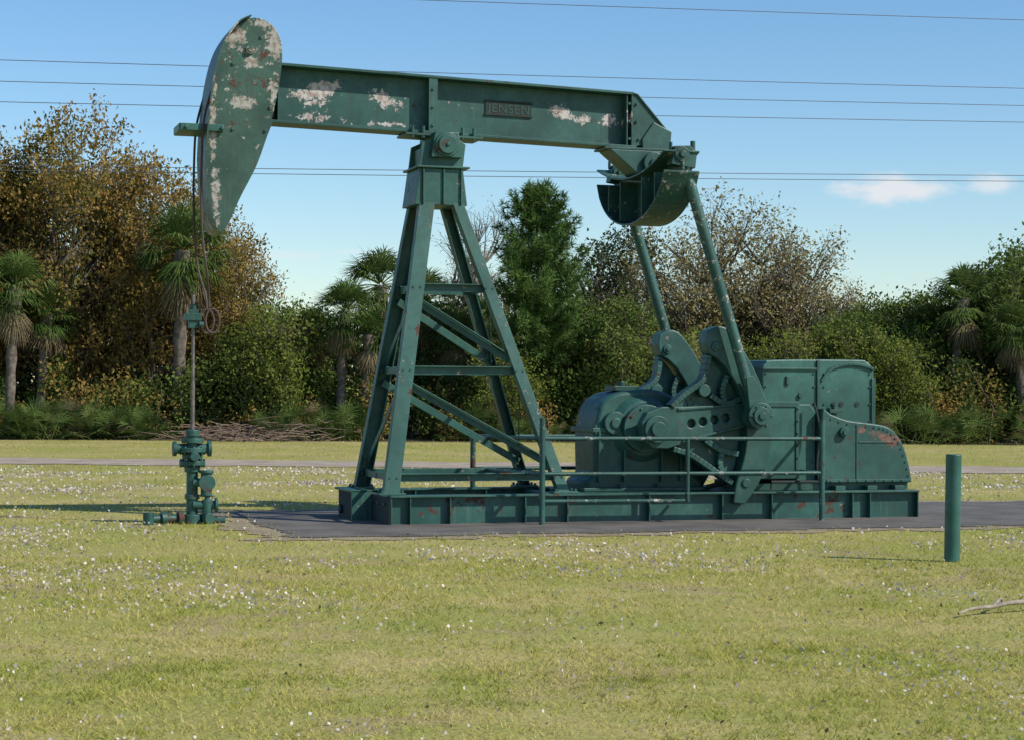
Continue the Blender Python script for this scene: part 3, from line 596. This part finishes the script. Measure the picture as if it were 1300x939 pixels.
def understory(name,mat,x0,x1,y0,y1,hmin,hmax,n,leaf,seed):
    A=Acc(); nc=int((x1-x0)*(y1-y0)*1.1)
    cx=rng.uniform(x0,x1,nc); cy=rng.uniform(y0,y1,nc); H=hmin+(hmax-hmin)*(.5+.3*np.sin(cx*.7+seed)+.2*np.sin(cx*1.9+seed*2))+rng.normal(size=nc)*.3
    rr=rng.uniform(.4,.9,nc); tone=rng.random(nc)
    k=rng.integers(nc,size=n); t=rng.random(n)**.8; d=unit(n)*(rng.random(n)**.4*1.0)[:,None]
    C=np.stack([cx[k]+d[:,0]*rr[k],cy[k]+d[:,1]*rr[k],np.maximum(.03,t*H[k]+d[:,2]*.35)],1)
    A.leaves(C,leaf,shade=np.clip(.65*tone[k]+.45*rng.random(n)-.05,0,1)); 
    for i in range(0,nc,2):
        e=np.array([cx[i]+rng.normal()*.3,cy[i],H[i]*1.15]); A.tube(np.array([[cx[i],cy[i],0],[cx[i]+.1*rng.normal(),cy[i],H[i]*.5],e]),[.03,.02,.006],0,4)
    o=bpy.data.objects.new(name,A.mesh(name,[M_bark,mat])); sc.collection.objects.link(o); return o
understory('understory_shrubs',ML_green,-24,26,57.5,60,1.0,2.5,110000,.12,1)
understory('understory_shrubs',ML_brown,-24,26,56.4,59,.5,1.8,45000,.11,4)
understory('distant_treeline',ML_dark,-34,36,62,70,2.8,4.2,110000,.22,9)
A=Acc()
for i in range(260):
    c=np.array([rng.normal()*1.0,rng.normal()*.4,abs(rng.normal())*.22*1]); d=unit(1)[0]*np.array([1,.6,.22]); L=rng.uniform(.3,.9); A.tube(np.array([c-d*L,c+rng.normal(size=3)*.05,c+d*L]),[.012,.014,.006],0,4)
o=bpy.data.objects.new('brush_pile',A.mesh('brush_pile',[simple('dead_twigs',(.26,.18,.13),(.14,.10,.075),10,.9)])); sc.collection.objects.link(o); o.location=(-7.3,55,0)
# ================================================================= GROUND
m,t,b=newmat('lawn_ground'); p=position(t)
n1=t.noise(p,.35,4,.6); n2=t.noise(p,2.2,5,.65); n3=t.noise(p,30,3,.7); n4=t.noise(p,.8,4,.6,.5)
c=t.mix(t.step(n1,.35,.65),(.31,.30,.075),(.44,.36,.15)); c=t.mix(t.math('MULTIPLY',t.step(n2,.4,.7),.7),c,(.25,.29,.06)); c=t.mix(t.math('MULTIPLY',t.step(n4,.54,.66),.6),c,(.36,.26,.16)); c=t.mix(t.math('MULTIPLY',t.step(n3,.42,.66),.6),c,(.17,.14,.06))
sy=t.n.new('ShaderNodeSeparateXYZ'); t.l.new(p,sy.inputs[0])
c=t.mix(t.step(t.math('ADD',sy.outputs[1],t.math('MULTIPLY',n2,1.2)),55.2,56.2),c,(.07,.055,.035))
t.put(b.inputs['Base Color'],c); b.inputs['Roughness'].default_value=.95; b.inputs['Specular IOR Level'].default_value=.1
bp=t.n.new('ShaderNodeBump'); bp.inputs['Strength'].default_value=.6; bp.inputs['Distance'].default_value=.025; t.put(bp.inputs['Height'],t.noise(p,18,3,.7)); t.l.new(bp.outputs[0],b.inputs['Normal'])
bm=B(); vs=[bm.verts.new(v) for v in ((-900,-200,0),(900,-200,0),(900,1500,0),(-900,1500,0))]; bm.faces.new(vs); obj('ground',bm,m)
m,t,b=newmat('pad_asphalt'); p=position(t); n=t.noise(p,1.6,6,.65); n2=t.noise(p,70,3,.6)
c=t.mix(t.step(n,.35,.65),(.070,.062,.055),(.13,.115,.098)); c=t.mix(t.math('MULTIPLY',t.step(n2,.5,.7),.5),c,(.20,.18,.15)); t.put(b.inputs['Base Color'],c); b.inputs['Roughness'].default_value=.9
bp=t.n.new('ShaderNodeBump'); bp.inputs['Strength'].default_value=.4; bp.inputs['Distance'].default_value=.01; t.put(bp.inputs['Height'],n2); t.l.new(bp.outputs[0],b.inputs['Normal'])
psi=math.radians(17); ax=np.array([math.cos(psi),math.sin(psi)]); ay=np.array([-math.sin(psi),math.cos(psi)]); O2=np.array([-1.275,21.])
px0,px1,py0,py1=-1.32,9.6,-1.55,2.75
def pl(x,y): return O2+ax*x+ay*y
N=120
def sheet(name,x0,x1,y0,y1,z,jit,mat):
    edge=[(x0+(x1-x0)*i/N,y0,0,1) for i in range(N)]+[(x1,y0+(y1-y0)*i/50,1,0) for i in range(50)]+[(x1-(x1-x0)*i/N,y1,0,1) for i in range(N)]+[(x0,y1-(y1-y0)*i/50,1,0) for i in range(50)]
    bm=B(); vs=[]
    for i,(x,y,jx,jy) in enumerate(edge):
        w=math.sin(i*.31)+.7*math.sin(i*.83+1)+.8*rng.normal(); q=pl(x+jx*w*jit,y+jy*w*jit); vs.append(bm.verts.new((q[0],q[1],z)))
    bm.faces.new(vs); obj(name,bm,mat)
sheet('asphalt_pad',px0,px1,py0,py1,.012,.045,m)
m,t,b=newmat('bare_dirt'); p=position(t); n=t.noise(p,3,6,.7); n2=t.noise(p,50,4,.7)
c=t.mix(t.step(n,.35,.65),(.24,.18,.12),(.32,.26,.15)); c=t.mix(t.math('MULTIPLY',t.step(n2,.4,.65),.5),c,(.13,.10,.07)); t.put(b.inputs['Base Color'],c); b.inputs['Roughness'].default_value=.95
sheet('dirt_margin',px0-.35,px1+.3,py0-.32,py1+.35,.006,.09,m)
m,t,b=newmat('road_surface'); p=position(t); n=t.noise(p,1.5,6,.65)
t.put(b.inputs['Base Color'],t.mix(t.step(n,.35,.65),(.26,.20,.15),(.38,.31,.23))); b.inputs['Roughness'].default_value=.9
bm=B(); rd=lambda x:37.6-.11*x
xs=np.linspace(-90,90,361); A1=[bm.verts.new((x,rd(x)-1.2+.15*math.sin(x*2.1)+rng.normal()*.1,.010)) for x in xs]; A2=[bm.verts.new((x,rd(x)+1.9+.15*math.sin(x*1.7)+rng.normal()*.1,.010)) for x in xs]
for i in range(360): bm.faces.new((A1[i],A1[i+1],A2[i+1],A2[i]))
obj('road',bm,m)
# ================================================================= GRASS
def rnd_area(n,y0,y1,margin):
    y=y0+(y1-y0)*rng.random(n); hw=.262*y+margin; return (rng.random(n)*2-1)*hw,y
def mask(x,y,m=0):
    q=np.stack([x,y],1)-O2; lx=q@ax; ly=q@ay
    dd=np.minimum(np.minimum(lx-px0,px1-lx),np.minimum(ly-py0,py1-ly))
    keep=np.where(dd>.16,0,np.where(dd>0,.45,np.where(dd>-.4,.6,1.0)))
    road=np.abs(y-(37.95-.11*x))<1.45
    return (rng.random(len(x))<keep)&~road
Vs=[];As=[]
for n,y0,y1,mg in ((180000,7.2,11.5,1.5),(135000,11.5,17,2),(85000,17,25,2.5),(50000,25,37,3),(30000,37,56,4)):
    x,y=rnd_area(n,y0,y1,mg); k=mask(x,y,.03); x=x[k];y=y[k]
    f=.5+.25*np.sin(x*1.3+np.sin(y*.9)*2)*np.sin(y*1.1+np.cos(x*.7)*2)+.25*np.sin(x*3.7+2*np.sin(y*2.9))*np.sin(y*4.1+np.cos(x*3.3)); 
    gcl=.5+.5*np.sin(x*17+3*np.sin(y*7))*np.sin(y*13+2*np.cos(x*9)); k=rng.random(len(x))<(.18+.72*f)*(.45+.7*gcl); x=x[k];y=y[k];f=f[k];gcl=gcl[k];n=len(x)
    s=(y/9)**.6; h=rng.uniform(.006,.027,n)*(.5+.7*f+.5*gcl)*s**.5; w=.0026*s*rng.uniform(.7,1.4,n); a=rng.random(n)*6.283; lean=rng.uniform(.4,1.9,n)*h; b_=rng.random(n)*6.283
    P=np.stack([x,y,np.zeros(n)],1); S=np.stack([np.cos(a)*w,np.sin(a)*w,0*w],1); T=np.stack([np.cos(b_)*lean,np.sin(b_)*lean,h],1)
    Vs.append(np.stack([P-S,P+S,P+T],1).reshape(-1,3)); As.append(np.clip(rng.random(n)*.8+.3*(1-gcl)-.05,0,1))
V=np.concatenate(Vs); n=len(V)//3
m,t,b=newmat('grass_blades'); at=t.n.new('ShaderNodeAttribute'); at.attribute_name='shade'; f=at.outputs['Fac']; p=position(t)
n1=t.noise(p,.45,3,.6); n2=t.noise(p,2.6,3,.6)
v=t.math('ADD',t.math('MULTIPLY',f,.55),t.math('ADD',t.math('MULTIPLY',t.step(n1,.35,.65),.30),t.math('MULTIPLY',t.step(n2,.3,.7),.27)))
r=t.n.new('ShaderNodeValToRGB'); t.l.new(v,r.inputs[0]); cr=r.color_ramp; cols=[(0.05,(.13,.18,.028)),(.32,(.29,.33,.055)),(.58,(.46,.42,.10)),(.85,(.62,.50,.22))]
while len(cr.elements)<4: cr.elements.new(.5)
for i,(q,c) in enumerate(cols): cr.elements[i].position=q; cr.elements[i].color=(*c,1)
df=t.n.new('ShaderNodeBsdfDiffuse'); t.put(df.inputs[0],r.outputs[0]); t.n.remove(b)
tr=t.n.new('ShaderNodeBsdfTranslucent'); t.put(tr.inputs[0],r.outputs[0]); mx=t.n.new('ShaderNodeMixShader'); mx.inputs[0].default_value=.3
t.l.new(df.outputs[0],mx.inputs[1]); t.l.new(tr.outputs[0],mx.inputs[2]); t.l.new(mx.outputs[0],t.n['Material Output'].inputs[0])
me=npmesh('grass',V,np.arange(n*3).reshape(n,3),[m],None,np.concatenate(As)); o=bpy.data.objects.new('grass',me); sc.collection.objects.link(o)
x,y=rnd_area(75000,7.5,36,2); f=np.sin(x*.9+1.3*np.sin(y*.5))*np.sin(y*.8+x*.3)+.6*np.sin(x*2.7)*np.sin(y*2.1+x); k=mask(x,y,.05)&(rng.random(len(x))<np.clip(.07+.65*f,.04,1)); x=x[k];y=y[k];n=len(x)
A=Acc(); s=(y/10)**.6; A.leaves(np.stack([x,y,rng.uniform(.014,.032,n)],1),.018*s,0,.95)
mf=leafmat('flower_heads',[(.45,.36,.34),(.6,.54,.50),(.72,.68,.64)],.2)
o=bpy.data.objects.new('clover_flowers',A.mesh('clover_flowers',[mf])); sc.collection.objects.link(o)
x,y=rnd_area(900,7.5,30,2); k=mask(x,y,-.1); x=x[k];y=y[k]; A=Acc(); A.leaves(np.stack([x,y,rng.uniform(.012,.03,len(x))],1),.028,0,.6)
o=bpy.data.objects.new('fallen_leaves',A.mesh('fallen_leaves',[ML_dead])); sc.collection.objects.link(o)
A=Acc(); P=np.array(smooth_line([(0,0,.03),(.12,.12,.05),(.28,.25,.05),(.45,.33,.07),(.72,.50,.05),(1.0,.62,.04)],5)); A.tube(P,np.linspace(.008,.022,len(P)),0,7)
A.tube(np.array(smooth_line([(.28,.25,.05),(.36,.36,.09),(.40,.5,.05)],4)),np.linspace(.015,.006,9),0,5)
o=bpy.data.objects.new('fallen_branch',A.mesh('fallen_branch',[M_wood])); sc.collection.objects.link(o); o.location=(2.86,12.7,0)
# ================================================================= POWER LINES
PL=empty('power_lines')
P0=np.array([-13.4,52.]);P1=np.array([16.,62.])
for i,(z0,z1) in enumerate(((10.02,10.95),(9.46,10.41),(8.92,9.89),(7.25,8.22),(7.12,8.04),(12.0,13.09))):
    bm=B(); pts=[]
    for s in np.linspace(-.8,1.8,40):
        q=P0+(P1-P0)*s; pts.append((q[0],q[1],z0+(z1-z0)*s+.10*((s-.5)**2-.25)))
    a_tube(bm,pts,.010,5); obj('wire_%d'%(i+1),bm,M_wire,PL)
for s in (-.8,1.8):
    q=P0+(P1-P0)*s; up=empty('utility_pole' ,(q[0],q[1],0),math.atan2(10,29.4))
    bm=B(); a_cyl(bm,(0,0,-.2),(0,0,14),.17,.12); a_box(bm,-.06,.06,-.5,.5,10.3,10.45)
    for z in (7.2,9,9.5,10.1): a_cyl(bm,(0,-.16,z),(0,.16,z),.04)
    obj('pole_shaft',bm,M_wood,up)
# ================================================================= LIGHT
SE=math.radians(40); saz=math.radians(-22)
sd=Vector((math.cos(SE)*math.cos(saz),math.cos(SE)*math.sin(saz),math.sin(SE)))
ld=bpy.data.lights.new('sun','SUN'); ld.energy=5.0; ld.angle=math.radians(.53); ld.color=(1,.95,.86); lo=bpy.data.objects.new('sun',ld); sc.collection.objects.link(lo); lo.rotation_euler=sd.to_track_quat('Z','Y').to_euler(); lo.location=(20,-10,30)
w=bpy.data.worlds.new('World'); sc.world=w; w.use_nodes=True; t=NT(w.node_tree); bg=t.n['Background']
sk=t.n.new('ShaderNodeTexSky'); sk.sky_type='NISHITA'; sk.sun_disc=False; sk.sun_elevation=SE; sk.sun_rotation=math.atan2(sd.x,sd.y); sk.air_density=1.0; sk.dust_density=.25; sk.ozone_density=3.2
hs=t.n.new('ShaderNodeHueSaturation'); hs.inputs['Saturation'].default_value=1.2; t.l.new(sk.outputs[0],hs.inputs['Color'])
g=coord(t,'Generated'); sp=t.n.new('ShaderNodeSeparateXYZ'); t.l.new(g,sp.inputs[0]); yv=t.math('MAXIMUM',sp.outputs[1],.05)
uu=t.math('DIVIDE',sp.outputs[0],yv); ww=t.math('DIVIDE',sp.outputs[2],yv)
cb=t.n.new('ShaderNodeCombineXYZ'); t.l.new(uu,cb.inputs[0]); t.l.new(t.math('MULTIPLY',ww,2.2),cb.inputs[1]); nz=t.noise(cb.outputs[0],55,6,.6)
tot=None
for cu,cw,ru,rw,st in ((.190,.1015,.032,.0085,1.0),(.242,.1045,.015,.0055,.8),(-.115,.067,.02,.003,.35),(-.08,.069,.012,.002,.3)):
    a=t.math('DIVIDE',t.math('SUBTRACT',uu,cu),ru); b2=t.math('DIVIDE',t.math('SUBTRACT',ww,cw),rw)
    d=t.math('SQRT',t.math('ADD',t.math('MULTIPLY',a,a),t.math('MULTIPLY',b2,b2))); d=t.math('ADD',d,t.math('MULTIPLY',t.math('SUBTRACT',nz,.5),1.6))
    mk=t.math('MULTIPLY',t.math('SUBTRACT',1.0,t.step(d,.25,1.15)),st); tot=mk if tot is None else t.math('MAXIMUM',tot,mk)
col=t.mix(t.math('MULTIPLY',tot,.85),hs.outputs[0],(5.7,5.75,5.9)); t.put(bg.inputs[0],col); bg.inputs[1].default_value=.145
